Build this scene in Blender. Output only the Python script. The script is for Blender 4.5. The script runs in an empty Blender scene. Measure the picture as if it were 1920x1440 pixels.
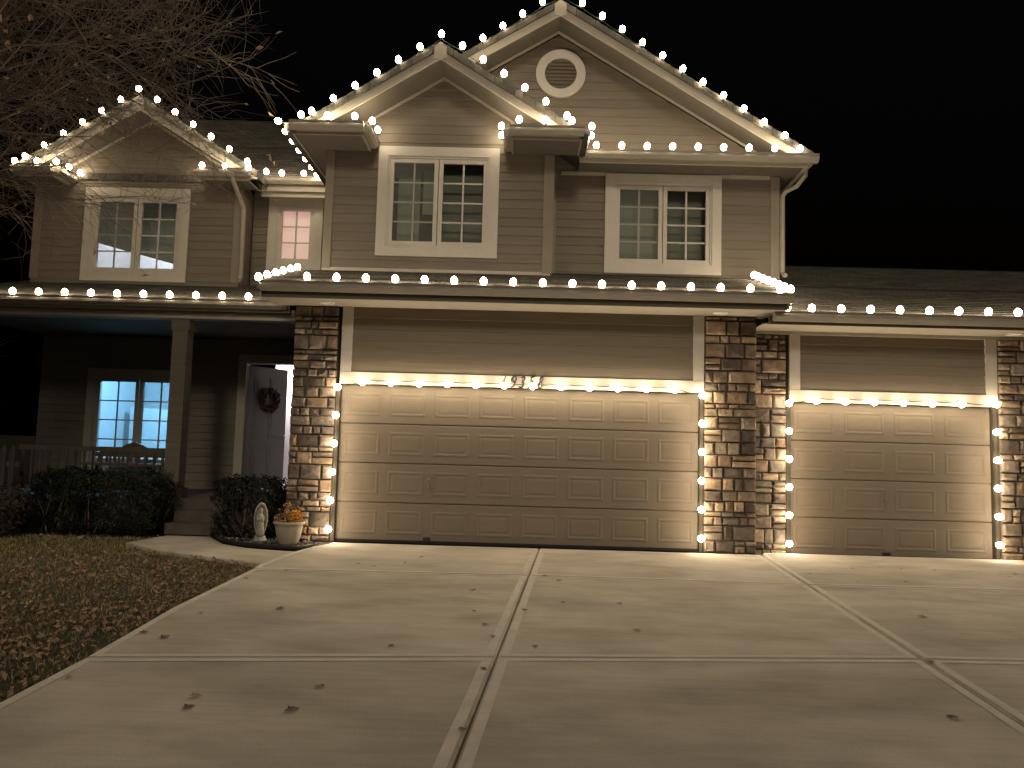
import bpy, math, random
import numpy as np
from mathutils import Vector, Matrix
R = math.radians
random.seed(7)
sc = bpy.context.scene
col = sc.collection

# ------------------------------------------------------------------ camera
CAM = Vector((2.4643, -10.4304, 1.3296)); yaw, pit, rol = R(0.7194), R(4.6864), R(1.590)
fw = Vector((-math.sin(yaw)*math.cos(pit), math.cos(yaw)*math.cos(pit), math.sin(pit)))
rt = fw.cross(Vector((0, 0, 1))).normalized(); up = rt.cross(fw)
r2 = rt*math.cos(rol) + up*math.sin(rol); u2 = up*math.cos(rol) - rt*math.sin(rol)
cd = bpy.data.cameras.new('camera'); cam = bpy.data.objects.new('camera', cd); col.objects.link(cam)
cd.sensor_width = 36; cd.lens = 1444.7/1920*36; cd.clip_end = 3000; cd.clip_start = 0.05
M = Matrix((r2, u2, -fw)).transposed().to_4x4(); M.translation = CAM
cam.matrix_world = M
sc.camera = cam

# ------------------------------------------------------------------ world, moon-dim sun, exposure
w = bpy.data.worlds.new('World'); sc.world = w; w.use_nodes = True
nt = w.node_tree; bg = nt.nodes['Background']
sky = nt.nodes.new('ShaderNodeTexSky'); sky.sky_type = 'NISHITA'; sky.sun_disc = False
sky.sun_elevation = R(-4.6); sky.sun_rotation = R(173); sky.altitude = 300
nt.links.new(sky.outputs[0], bg.inputs[0]); bg.inputs[1].default_value = 0.12
sd = bpy.data.lights.new('sun', 'SUN'); sd.energy = 0.50; sd.angle = R(9.0); sd.color = (1.0, 0.86, 0.68)
sun = bpy.data.objects.new('sun', sd); col.objects.link(sun)
sun.rotation_euler = Vector((-0.08, 0.86, -0.40)).to_track_quat('-Z', 'Y').to_euler()
sc.view_settings.view_transform = 'Standard'; sc.view_settings.look = 'None'
sc.view_settings.exposure = 0.65; sc.view_settings.gamma = 1.0; sc.view_settings.use_curve_mapping = False
sc.render.engine = 'CYCLES'
sc.cycles.use_denoising = True; sc.cycles.use_light_tree = True
sc.cycles.sample_clamp_indirect = 4.0; sc.cycles.max_bounces = 5; sc.cycles.transparent_max_bounces = 12
BULB_STRENGTH = 44.0

# ------------------------------------------------------------------ materials
MT = {}
def mat(name, c, rough=0.7, var=0.15, scale=6.0, stretch=(1, 1, 1), bump=0.0, bscale=40.0, spec=0.3,
        c2=None, rnd=0.0, island=0.0, metal=0.0, dist=0.01):
    if name in MT: return MT[name]
    m = bpy.data.materials.new(name); m.use_nodes = True; n = m.node_tree.nodes; l = m.node_tree.links
    b = n['Principled BSDF']; b.inputs['Roughness'].default_value = rough; b.inputs['Metallic'].default_value = metal
    b.inputs['Specular IOR Level'].default_value = spec
    tc = n.new('ShaderNodeTexCoord'); mp = n.new('ShaderNodeMapping'); mp.inputs['Scale'].default_value = stretch
    l.new(tc.outputs['Object'], mp.inputs[0])
    no = n.new('ShaderNodeTexNoise'); no.inputs['Scale'].default_value = scale; no.inputs['Detail'].default_value = 6
    no.inputs['Roughness'].default_value = 0.62
    l.new(mp.outputs[0], no.inputs['Vector'])
    rp = n.new('ShaderNodeValToRGB')
    a = c2 if c2 else tuple(max(0, x*(1-var)) for x in c)
    bcol = c if c2 else tuple(x*(1+var) for x in c)
    rp.color_ramp.elements[0].color = (*a, 1); rp.color_ramp.elements[1].color = (*bcol, 1)
    rp.color_ramp.elements[0].position = 0.3; rp.color_ramp.elements[1].position = 0.7
    l.new(no.outputs['Fac'], rp.inputs[0])
    out = rp.outputs[0]
    if rnd or island:
        hs = n.new('ShaderNodeHueSaturation')
        src = n.new('ShaderNodeObjectInfo').outputs['Random'] if rnd else n.new('ShaderNodeNewGeometry').outputs['Random Per Island']
        k = rnd or island
        mr = n.new('ShaderNodeMapRange'); mr.inputs[3].default_value = 1-k; mr.inputs[4].default_value = 1+k
        l.new(src, mr.inputs[0]); l.new(mr.outputs[0], hs.inputs['Value'])
        mh = n.new('ShaderNodeMapRange'); mh.inputs[3].default_value = 0.5-0.04*k; mh.inputs[4].default_value = 0.5+0.04*k
        ml = n.new('ShaderNodeMath'); ml.operation = 'MULTIPLY'; ml.inputs[1].default_value = 7.31
        fr = n.new('ShaderNodeMath'); fr.operation = 'FRACT'
        l.new(src, ml.inputs[0]); l.new(ml.outputs[0], fr.inputs[0]); l.new(fr.outputs[0], mh.inputs[0])
        l.new(mh.outputs[0], hs.inputs['Hue'])
        l.new(out, hs.inputs['Color']); out = hs.outputs[0]
    l.new(out, b.inputs['Base Color'])
    if bump:
        nb = n.new('ShaderNodeTexNoise'); nb.inputs['Scale'].default_value = bscale; nb.inputs['Detail'].default_value = 5
        l.new(mp.outputs[0], nb.inputs['Vector'])
        bp = n.new('ShaderNodeBump'); bp.inputs['Strength'].default_value = bump; bp.inputs['Distance'].default_value = dist
        l.new(nb.outputs['Fac'], bp.inputs['Height']); l.new(bp.outputs[0], b.inputs['Normal'])
    MT[name] = m
    return m
mat('siding', (0.165, 0.140, 0.108), 0.75, 0.13, 3.0, (0.35, 1, 9), 0.25, 14, rnd=0.05)
mat('garage_siding', (0.185, 0.152, 0.112), 0.7, 0.10, 3.0, (0.35, 1, 9), 0.2, 14, rnd=0.04)
mat('trim', (0.39, 0.35, 0.285), 0.6, 0.07, 5.0, (1, 1, 1), 0.1, 30)
mat('cream', (0.47, 0.43, 0.37), 0.5, 0.05, 6.0, (1, 1, 1), 0.05, 30)
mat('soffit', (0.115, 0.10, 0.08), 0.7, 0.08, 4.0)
mat('corner', (0.21, 0.18, 0.14), 0.7, 0.08, 4.0, bump=0.1)
mat('jamb', (0.07, 0.055, 0.04), 0.7, 0.15, 6.0)
mat('white_plastic', (0.75, 0.72, 0.66), 0.4, 0.03)
mat('gutter', (0.29, 0.258, 0.208), 0.45, 0.07, 5.0, spec=0.4)
mat('door_tan', (0.215, 0.175, 0.130), 0.55, 0.06, 5.0, (1, 1, 6), 0.12, 30, rnd=0.03)
mat('mortar', (0.09, 0.078, 0.065), 0.95, 0.3, 20, bump=0.3)
mat('concrete_dark', (0.22, 0.195, 0.165), 0.9, 0.25, 4, bump=0.3, bscale=60)
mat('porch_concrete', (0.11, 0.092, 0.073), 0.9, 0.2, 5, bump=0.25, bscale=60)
mat('rubber', (0.02, 0.02, 0.02), 0.6, 0.2)
mat('black_metal', (0.025, 0.022, 0.02), 0.4, 0.2, spec=0.5)
mat('silver', (0.55, 0.53, 0.5), 0.3, 0.1, metal=0.9)
mat('cord', (0.03, 0.05, 0.03), 0.5, 0.2)
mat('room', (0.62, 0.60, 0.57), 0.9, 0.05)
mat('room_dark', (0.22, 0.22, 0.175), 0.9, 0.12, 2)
mat('blind', (0.42, 0.45, 0.36), 0.8, 0.08, 3, (1, 1, 14))
mat('mulch', (0.05, 0.04, 0.033), 0.95, 0.5, 30, bump=0.8, bscale=50)
mat('pebble', (0.13, 0.115, 0.10), 0.8, 0.3, 9, island=0.9)
mat('bark', (0.15, 0.11, 0.08), 0.95, 0.35, 12, (1, 1, 0.3), 0.6, 40)
mat('twig', (0.135, 0.108, 0.088), 0.9, 0.3, 12)
mat('hedge', (0.012, 0.017, 0.007), 0.7, 0.3, 6, island=0.5)
mat('dry_shrub', (0.045, 0.034, 0.02), 0.8, 0.3, 6, island=0.5)
mat('leaf', (0.30, 0.205, 0.125), 0.75, 0.3, 25, island=0.45)
mat('leaf_one', (0.27, 0.18, 0.11), 0.75, 0.3, 25, rnd=0.5)
mat('grass', (0.31, 0.27, 0.12), 0.75, 0.3, 2.0, island=0.6)
mat('soil', (0.05, 0.042, 0.022), 0.95, 0.4, 5, bump=0.5)
mat('terracotta', (0.42, 0.36, 0.28), 0.65, 0.1, 8, bump=0.1)
mat('statue', (0.36, 0.33, 0.285), 0.85, 0.25, 14, bump=0.4, bscale=40)
mat('mum', (0.62, 0.31, 0.06), 0.7, 0.2, 20, island=0.4)
mat('mum_dry', (0.36, 0.20, 0.09), 0.8, 0.3, 20, island=0.5)
mat('wreath', (0.09, 0.055, 0.042), 0.8, 0.3, 20, island=0.7)
mat('front_door', (0.11, 0.105, 0.098), 0.35, 0.06, 5, spec=0.5)
mat('wood_brown', (0.12, 0.075, 0.045), 0.6, 0.25, 4, (1, 1, 6))
mat('fence', (0.075, 0.066, 0.055), 0.9, 0.25, 4, (6, 6, 0.6), rnd=0.15)
mat('band', (0.72, 0.665, 0.58), 0.85, 0.12, 5, bump=0.15, bscale=80)
mat('asphalt', (0.05, 0.05, 0.05), 0.95, 0.2, 20)
mat('bulb_off', (0.5, 0.48, 0.45), 0.2, 0.05)

def emis(name, c, s):
    m = bpy.data.materials.new(name); m.use_nodes = True; n = m.node_tree.nodes; b = n['Principled BSDF']
    b.inputs['Base Color'].default_value = (0.8, 0.75, 0.65, 1); b.inputs['Emission Color'].default_value = (*c, 1)
    b.inputs['Emission Strength'].default_value = s; b.inputs['Roughness'].default_value = 0.25; MT[name] = m; return m
emis('bulb', (1.0, 0.82, 0.57), BULB_STRENGTH)
emis('red_led', (1.0, 0.05, 0.08), 6.0)
emis('pink_shade', (0.60, 0.31, 0.31), 0.42)

def glass():
    m = bpy.data.materials.new('glass'); m.use_nodes = True; n = m.node_tree.nodes; l = m.node_tree.links
    o = n['Material Output']; n.remove(n['Principled BSDF'])
    t = n.new('ShaderNodeBsdfTransparent'); t.inputs[0].default_value = (0.88, 0.92, 0.90, 1)
    g = n.new('ShaderNodeBsdfGlossy'); g.inputs['Roughness'].default_value = 0.03
    f = n.new('ShaderNodeFresnel'); f.inputs[0].default_value = 1.5
    x = n.new('ShaderNodeMixShader'); l.new(f.outputs[0], x.inputs[0]); l.new(t.outputs[0], x.inputs[1]); l.new(g.outputs[0], x.inputs[2])
    l.new(x.outputs[0], o.inputs[0]); MT['glass'] = m
    m = bpy.data.materials.new('screen'); m.use_nodes = True; n = m.node_tree.nodes; l = m.node_tree.links
    o = n['Material Output']; b = n['Principled BSDF']; b.inputs['Base Color'].default_value = (0.20, 0.21, 0.18, 1); b.inputs['Roughness'].default_value = 0.8
    t = n.new('ShaderNodeBsdfTransparent'); x = n.new('ShaderNodeMixShader'); x.inputs[0].default_value = 0.32
    l.new(t.outputs[0], x.inputs[1]); l.new(b.outputs[0], x.inputs[2]); l.new(x.outputs[0], o.inputs[0]); MT['screen'] = m
glass()

def concrete():
    m = bpy.data.materials.new('concrete'); m.use_nodes = True; n = m.node_tree.nodes; l = m.node_tree.links
    b = n['Principled BSDF']; b.inputs['Roughness'].default_value = 0.88; b.inputs['Specular IOR Level'].default_value = 0.2
    tc = n.new('ShaderNodeTexCoord')
    def noise(s, st, d=6, rg=0.6):
        mp = n.new('ShaderNodeMapping'); mp.inputs['Scale'].default_value = st; l.new(tc.outputs['Object'], mp.inputs[0])
        q = n.new('ShaderNodeTexNoise'); q.inputs['Scale'].default_value = s; q.inputs['Detail'].default_value = d; q.inputs['Roughness'].default_value = rg
        l.new(mp.outputs[0], q.inputs['Vector']); return q.outputs['Fac']
    def ramp(s, p0, p1, c0, c1):
        r = n.new('ShaderNodeValToRGB'); r.color_ramp.elements[0].position = p0; r.color_ramp.elements[1].position = p1
        r.color_ramp.elements[0].color = (*c0, 1); r.color_ramp.elements[1].color = (*c1, 1); l.new(s, r.inputs[0]); return r.outputs[0]
    def mul(a, c, f=1.0):
        x = n.new('ShaderNodeMix'); x.data_type = 'RGBA'; x.blend_type = 'MULTIPLY'; x.inputs[0].default_value = f
        l.new(a, x.inputs[6]); l.new(c, x.inputs[7]); return x.outputs[2]
    base = ramp(noise(1.3, (0.8, 1.2, 1)), 0.32, 0.70, (0.64, 0.58, 0.495), (0.76, 0.70, 0.61))
    st = ramp(noise(1.6, (0.7, 1.3, 1), 5, 0.6), 0.34, 0.54, (0.80, 0.785, 0.765), (1, 1, 1))
    gr = ramp(noise(90, (1, 1, 1), 4), 0.3, 0.75, (0.86, 0.86, 0.86), (1.08, 1.07, 1.05))
    tr = ramp(noise(9, (0.14, 2.2, 1), 5), 0.35, 0.65, (0.93, 0.93, 0.92), (1.04, 1.04, 1.04))
    bl = ramp(noise(0.55, (1, 1, 1), 3), 0.40, 0.62, (0.80, 0.79, 0.77), (1.04, 1.03, 1.02))
    l.new(mul(mul(mul(mul(base, st), gr), tr), bl), b.inputs['Base Color'])
    bp = n.new('ShaderNodeBump'); bp.inputs['Strength'].default_value = 0.35; bp.inputs['Distance'].default_value = 0.004
    l.new(noise(130, (0.5, 1.5, 1), 4), bp.inputs['Height']); l.new(bp.outputs[0], b.inputs['Normal']); MT['concrete'] = m
concrete()

def stone_mat():
    m = mat('stone', (0.225, 0.186, 0.148), 0.9, 0.4, 9, bump=0.9, bscale=16, dist=0.02)
    n = m.node_tree.nodes; l = m.node_tree.links; b = n['Principled BSDF']
    src = b.inputs['Base Color'].links[0].from_socket
    oi = n.new('ShaderNodeObjectInfo'); r = n.new('ShaderNodeValToRGB'); r.color_ramp.interpolation = 'CONSTANT'
    cols = [(1.0, 0.95, 0.9), (0.62, 0.62, 0.63), (1.35, 1.2, 1.05), (0.8, 0.74, 0.7), (1.1, 0.92, 0.78), (0.5, 0.47, 0.45), (1.5, 1.36, 1.16), (0.9, 0.88, 0.86)]
    for i, c in enumerate(cols):
        e = r.color_ramp.elements[i] if i < 2 else r.color_ramp.elements.new(i/8)
        e.position = i/8; e.color = (*c, 1)
    l.new(oi.outputs['Random'], r.inputs[0])
    x = n.new('ShaderNodeMix'); x.data_type = 'RGBA'; x.blend_type = 'MULTIPLY'; x.inputs[0].default_value = 1
    l.new(src, x.inputs[6]); l.new(r.outputs[0], x.inputs[7]); l.new(x.outputs[2], b.inputs['Base Color'])
stone_mat()

def shingle_mat():
    m = mat('shingle', (0.095, 0.088, 0.076), 0.95, 0.3, 30, bump=0.6, bscale=120)
    n = m.node_tree.nodes; l = m.node_tree.links; b = n['Principled BSDF']
    src = b.inputs['Base Color'].links[0].from_socket
    br = n.new('ShaderNodeTexBrick'); br.inputs['Scale'].default_value = 1.0
    br.inputs['Brick Width'].default_value = 0.3; br.inputs['Row Height'].default_value = 0.14; br.inputs['Mortar Size'].default_value = 0.006
    br.inputs['Color1'].default_value = (1.25, 1.2, 1.1, 1); br.inputs['Color2'].default_value = (0.65, 0.65, 0.65, 1); br.inputs['Mortar'].default_value = (0.3, 0.3, 0.3, 1)
    tc = n.new('ShaderNodeTexCoord'); l.new(tc.outputs['Object'], br.inputs['Vector'])
    x = n.new('ShaderNodeMix'); x.data_type = 'RGBA'; x.blend_type = 'MULTIPLY'; x.inputs[0].default_value = 1
    l.new(src, x.inputs[6]); l.new(br.outputs[0], x.inputs[7]); l.new(x.outputs[2], b.inputs['Base Color'])
shingle_mat()

# ------------------------------------------------------------------ helpers
class MB:
    def __init__(s): s.v = []; s.f = []
    def add(s, vs, fs):
        o = len(s.v); s.v += [tuple(p) for p in vs]; s.f += [tuple(i+o for i in f) for f in fs]; return s
    def box(s, x0, x1, y0, y1, z0, z1):
        return s.add([(x0,y0,z0),(x1,y0,z0),(x1,y1,z0),(x0,y1,z0),(x0,y0,z1),(x1,y0,z1),(x1,y1,z1),(x0,y1,z1)],
                     [(0,3,2,1),(4,5,6,7),(0,1,5,4),(1,2,6,5),(2,3,7,6),(3,0,4,7)])
    def ext(s, poly, d):                      # polygon (3D points) swept along vector d
        n = len(poly); d = Vector(d); a = [Vector(p) for p in poly]
        return s.add(a + [p+d for p in a], [tuple(range(n))[::-1], tuple(range(n, 2*n))] + [(i, (i+1) % n, n+(i+1) % n, n+i) for i in range(n)])
    def tube(s, pts, rad, k=6, cap=True):
        pts = [Vector(p) for p in pts]; o = len(s.v); n = len(pts)
        if not isinstance(rad, (list, tuple)): rad = [rad]*n
        a = None
        for i, p in enumerate(pts):
            t = (pts[min(i+1, n-1)] - pts[max(i-1, 0)]); t = t.normalized() if t.length > 1e-9 else Vector((0, 0, 1))
            if a is None: a = t.orthogonal().normalized()
            else:
                a = a - t*a.dot(t); a = a.normalized() if a.length > 1e-6 else t.orthogonal().normalized()
            b = t.cross(a)
            for j in range(k):
                q = 2*math.pi*j/k; s.v.append(tuple(p + (a*math.cos(q) + b*math.sin(q))*rad[i]))
        for i in range(n-1):
            for j in range(k):
                s.f.append((o+i*k+j, o+i*k+(j+1) % k, o+(i+1)*k+(j+1) % k, o+(i+1)*k+j))
        if cap: s.f.append(tuple(o+j for j in range(k))[::-1]); s.f.append(tuple(o+(n-1)*k+j for j in range(k)))
        return s
    def lathe(s, prof, c=(0, 0, 0), k=20, sx=1, sy=1):
        o = len(s.v); n = len(prof)
        for r, z in prof:
            for j in range(k):
                q = 2*math.pi*j/k; s.v.append((c[0]+r*math.cos(q)*sx, c[1]+r*math.sin(q)*sy, c[2]+z))
        for i in range(n-1):
            for j in range(k): s.f.append((o+i*k+j, o+i*k+(j+1) % k, o+(i+1)*k+(j+1) % k, o+(i+1)*k+j))
        s.f.append(tuple(o+j for j in range(k))[::-1]); s.f.append(tuple(o+(n-1)*k+j for j in range(k))); return s
    def build(s, name, m, parent=None, smooth=False):
        me = bpy.data.meshes.new(name); me.from_pydata(s.v, [], s.f); me.materials.append(MT[m]); me.update()
        if smooth:
            for p in me.polygons: p.use_smooth = True
        return link(name, me, parent)
def link(name, me, parent=None, loc=None):
    o = bpy.data.objects.new(name, me); col.objects.link(o)
    if loc is not None: o.location = loc
    if parent is not None:
        o.parent = parent; o.matrix_parent_inverse = WM[parent.name].inverted() if parent.name in WM else Matrix()
    WM[o.name] = Matrix.Translation(o.location)
    return o
WM = {}
def empty(name, loc): return link(name, None, None, loc)
def tag(o, label, cat, group=None):
    o['label'] = label; o['category'] = cat
    if group: o['group'] = group
    return o
def kind(o, k): o['kind'] = k; return o
def box(name, m, par, *a): return MB().box(*a).build(name, m, par)

# ------------------------------------------------------------------ ground
def sheet(name, m, poly, z, k='structure'):
    b = MB(); b.add([(x, y, z) for x, y in poly], [tuple(range(len(poly)))]); return kind(b.build(name, m), k)
sheet('ground', 'soil', [(-400, -400), (400, -400), (400, 500), (-400, 500)], -0.07)

# driveway
LE = [(0.0, -0.06), (-0.02, -0.22), (-0.18, -0.64), (-0.26, -1.28), (-0.31, -2.12), (-0.28, -2.35)]
LE2 = [(-0.28, -2.35), (-0.24, -4.3), (-0.12, -5.72)]
LE3 = [(-0.12, -5.72), (-0.09, -6.5), (-0.10, -12.0)]
def cjx(y): return 2.76 + (2.22-2.76)*(-y/7.12)
def rjx(y): return 5.70 + (5.05-5.70)*(-y/6.38)
drv = kind(MB().ext([(-0.20, 0.0, -0.20), (9.95, 0.20, -0.20), (13, 0.20, -0.20), (13, -12, -0.20), (-0.08, -12, -0.20), (-0.1, -5.7, -0.20), (-0.24, -2.2, -0.20)], (0, 0, 0.12)).build('driveway', 'mulch'), 'structure')
def inset(poly, d):
    n = len(poly); out = []
    P = [Vector(p) for p in poly]; ar = sum(P[i].x*P[(i+1) % n].y - P[(i+1) % n].x*P[i].y for i in range(n)); sg = 1 if ar > 0 else -1
    for i in range(n):
        a, b, c = P[i-1], P[i], P[(i+1) % n]
        e1 = (b-a).normalized(); e2 = (c-b).normalized()
        n1 = Vector((-e1.y, e1.x))*sg; n2 = Vector((-e2.y, e2.x))*sg
        bis = (n1+n2); bis = bis/max(bis.length_squared/2, 0.25)
        out.append(b + bis*d)
    return [(q.x, q.y) for q in out]
def slab(poly, z=0.0, gap=0.006, bw=0.075, par=drv, name='slab', th=0.09):
    p = inset(poly, gap); q = inset(poly, gap+0.012)
    n = len(p); b = MB()
    vs = [(x, y, z-th) for x, y in p] + [(x, y, z-0.010) for x, y in p] + [(x, y, z) for x, y in q]
    b.add(vs, [(i, (i+1) % n, n+(i+1) % n, n+i) for i in range(n)] + [(n+i, n+(i+1) % n, 2*n+(i+1) % n, 2*n+i) for i in range(n)] + [tuple(range(2*n, 3*n))])
    o = b.build(name, 'concrete', par)
    if bw:
        u = inset(poly, gap+0.016); t = inset(poly, gap+bw); e = MB()
        e.add([(x, y, z+0.003) for x, y in u] + [(x, y, z+0.003) for x, y in t], [(i, (i+1) % n, n+(i+1) % n, n+i) for i in range(n)])
        e.build('edge_band', 'band', o)
    return o
T1 = [(-0.28, -2.35), (cjx(-2.24), -2.24), (rjx(-2.30), -2.30), (13, -2.2)]
T2 = [(-0.12, -5.72), (cjx(-5.43), -5.43), (rjx(-5.15), -5.15), (13, -4.9)]
slab(LE + [T1[1], (cjx(-0.06), -0.06)])
slab(LE2 + [T2[1], T1[1]])
slab(LE3 + [(cjx(-12), -12), T2[1]])
slab([(cjx(-0.06), -0.06), T1[1], T1[2], (rjx(-0.06), -0.06)])
slab([T1[1], T2[1], T2[2], T1[2]])
slab([T2[1], (cjx(-12), -12), (rjx(-12), -12), T2[2]])
slab([(rjx(-0.06), -0.06), T1[2], T1[3], (13, 0.18), (5.78, 0.18)])
slab([T1[2], T2[2], T2[3], T1[3]])
slab([T2[2], (rjx(-12), -12), (13, -12), T2[3]])
path = kind(MB().ext([(-2.35, -0.60, -0.16), (-0.40, -1.95, -0.16), (-0.30, -1.0, -0.16), (-1.7, 0.30, -0.16), (-2.3, 0.30, -0.16)], (0, 0, 0.04)).build('path', 'mulch'), 'structure')
slab([(-2.52, -0.55), (-1.85, -1.12), (-1.2, -1.48), (-0.33, -1.92), (-0.275, -1.25), (-0.22, -0.90), (-0.48, -0.86), (-0.90, -0.72), (-1.31, -0.42), (-1.55, -0.05), (-1.75, 0.28), (-2.38, 0.28), (-2.45, -0.2)], -0.012, 0.003, 0.0, path, 'slab', 0.08)
sheet('street', 'asphalt', [(-300, -22), (300, -22), (300, -14), (-300, -14)], -0.065)
bed = sheet('garden_bed', 'mulch', [(-1.80, 0.40), (-1.31, -0.40), (-0.9, -0.70), (-0.48, -0.84), (-0.22, -0.87), (-0.05, -0.24), (-0.02, -0.02), (-0.5, 0.2), (-0.68, 0.9), (-1.3, 0.9)], -0.004)

# ------------------------------------------------------------------ house
house = tag(empty('house', (2.0, 4.0, 0.0)), 'two-storey taupe sided house with three gables, stone piers and two garage doors', 'house')
EXP = 0.14
def wall(X0, X1, Z0, Z1, Y, openings=(), lim=None, boards=True, m='siding', th=0.15, name='wall', zstart=None):
    b = MB(); xs = sorted({X0, X1} | {min(max(v, X0), X1) for o in openings for v in o[:2]})
    for a, c in zip(xs, xs[1:]):
        if c-a < 1e-4: continue
        mid = (a+c)/2; cuts = sorted((o[2], o[3]) for o in openings if o[0] < mid < o[1]); z = Z0
        for q0, q1 in cuts:
            if q0 > z: b.box(a, c, Y, Y+th, z, q0)
            z = q1
        if z < Z1: b.box(a, c, Y, Y+th, z, Z1)
    if lim:
        px, pz, sl = lim                                        # gable peak x, z and slope
        dz = pz - Z1; hw = dz/sl
        b.ext([(max(X0, px-hw), Y, Z1+0.001), (min(X1, px+hw), Y, Z1+0.001)] + ([(X1, Y, pz-sl*(X1-px))] if px+hw > X1 else []) + [(px, Y, pz)] + ([(X0, Y, pz-sl*(px-X0))] if px-hw < X0 else []), (0, th, 0))
    wo = b.build(name, m, house)
    if not boards: return wo
    ztop = lim[1] if lim else Z1
    z = Z0; d0, d1 = 0.020, 0.005
    while z < ztop-0.02:
        z1 = min(z+EXP+0.004, ztop)
        def ext(zz):
            if not lim or zz <= Z1: return X0, X1
            hw = (lim[1]-zz)/lim[2]; return max(X0, lim[0]-hw), min(X1, lim[0]+hw)
        b0, b1 = ext(z), ext(z1)
        segs = [(b0[0], b1[0], b0[1], b1[1])]
        zc = (z+z1)/2
        for o in openings:
            if o[2] < zc < o[3]:
                ns = []
                for l0, l1, r0, r1 in segs:
                    if o[0] > l0 + 0.01 and o[0] < r0: ns.append((l0, l1, o[0], o[0]))
                    if o[1] < r0 - 0.01 and o[1] > l0: ns.append((o[1], o[1], r0, r1))
                    if o[0] >= r0 or o[1] <= l0: ns.append((l0, l1, r0, r1))
                segs = ns
        for l0, l1, r0, r1 in segs:
            if r0-l0 < 0.02: continue
            MB().add([(l0, Y-d0, z), (r0, Y-d0, z), (r1, Y-d1, z1), (l1, Y-d1, z1), (l0, Y+0.004, z), (r0, Y+0.004, z), (r1, Y+0.004, z1), (l1, Y+0.004, z1)],
                     [(0,1,2,3), (4,7,6,5), (0,4,5,1), (1,5,6,2), (2,6,7,3), (3,7,4,0)]).build('siding_board', m, wo)
        z += EXP
    return wo

def frame4(b, x0, x1, z0, z1, wd, y0, y1):
    b.box(x0, x1, y0, y1, z0, z0+wd).box(x0, x1, y0, y1, z1-wd, z1).box(x0, x0+wd, y0, y1, z0+wd, z1-wd).box(x1-wd, x1, y0, y1, z0+wd, z1-wd)
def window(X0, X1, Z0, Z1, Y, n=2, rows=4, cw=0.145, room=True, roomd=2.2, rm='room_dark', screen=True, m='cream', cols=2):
    b = MB(); frame4(b, X0, X1, Z0, Z1, cw, Y-0.050, Y+0.01)
    W = b.build('window', m, house)
    f = MB(); a0, a1, c0, c1 = X0+cw, X1-cw, Z0+cw, Z1-cw
    frame4(f, a0, a1, c0, c1, 0.028, Y-0.030, Y+0.12); f.build('window_frame', m, W)
    sw = (a1-a0-0.056)/n
    for i in range(n):
        s0 = a0+0.028+i*sw+(0.006 if i else 0); s1 = a0+0.028+(i+1)*sw-(0.006 if i < n-1 else 0)
        s = MB(); frame4(s, s0, s1, c0+0.030, c1-0.030, 0.062, Y-0.012, Y+0.05); s.build('sash', m, W)
        g0, g1, h0, h1 = s0+0.062, s1-0.062, c0+0.092, c1-0.092
        for k in range(1, cols):
            x = g0+(g1-g0)*k/cols; box('muntin', m, W, x-0.013, x+0.013, Y+0.009, Y+0.025, h0, h1)
        for k in range(1, rows):
            z = h0+(h1-h0)*k/rows; box('muntin', m, W, g0, g1, Y+0.010, Y+0.0245, z-0.011, z+0.011)
        for ci in range(cols):
            for ri in range(rows):
                p0, p1 = g0+(g1-g0)*ci/cols, g0+(g1-g0)*(ci+1)/cols; q0, q1 = h0+(h1-h0)*ri/rows, h0+(h1-h0)*(ri+1)/rows
                t = random.uniform(-0.0015, 0.0015)
                MB().add([(p0, Y+0.028+t, q0), (p1, Y+0.028, q0), (p1, Y+0.028-t, q1), (p0, Y+0.028, q1)], [(0, 1, 2, 3)]).build('pane', 'glass', W)
        if screen and i == 0:
            MB().add([(g0, Y+0.006, h0), (g1, Y+0.006, h0), (g1, Y+0.006, h1), (g0, Y+0.006, h1)], [(0, 1, 2, 3)]).build('insect_screen', 'screen', W)
    if room:
        rx0, rx1, ry0, ry1, rz0, rz1 = X0-0.5, X1+0.5, Y+0.152, Y+roomd, Z0-0.6, Z1+0.35
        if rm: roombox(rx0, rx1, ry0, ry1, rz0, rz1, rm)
    return W
def roombox(x0, x1, y0, y1, z0, z1, m, name='room'):
    t = 0.05; b = MB()
    b.box(x0-t, x1+t, y1, y1+t, z0-t, z1+t).box(x0-t, x0, y0, y1, z0-t, z1+t).box(x1, x1+t, y0, y1, z0-t, z1+t)
    b.box(x0, x1, y0, y1, z0-t, z0).box(x0, x1, y0, y1, z1, z1+t)
    return b.build(name, m, house)
def hole(x0, x1, z0, z1, c=0.12): return (x0+c, x1-c, z0+c, z1-c)
WA = (0.21, 2.04, 4.14, 5.83); WB = (3.70, 5.52, 4.08, 5.67); WC = (-5.13, -3.32, 3.97, 5.60); WD = (-2.12, -1.15, 4.32, 5.67); WP = (-5.15, -3.33, 0.72, 2.51)
DO = (-2.36, -1.50, 0.45, 2.67)
YA, YB, YC, YD, YP = 0.95, 1.45, 2.5, 3.0, 3.0
wall(-0.58, 2.86, 3.80, 5.90, YA, [hole(*WA)], (1.16, 6.93, 0.625))
wall(2.865, 6.42, 3.95, 5.90, YB, [hole(*WB)])
wall(-0.6, 6.42, 5.905, 5.93, YB, [], (2.91, 7.93, 0.605), name='gable_wall')
wall(-6.0, -2.42, 3.86, 5.70, YC, [hole(*WC)], (-4.07, 6.80, 0.61))
wall(-2.40, -0.60, 4.00, 5.90, YD, [hole(*WD)])
wall(-6.0, -0.80, 0.46, 3.08, YP, [hole(*WP), DO])
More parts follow.
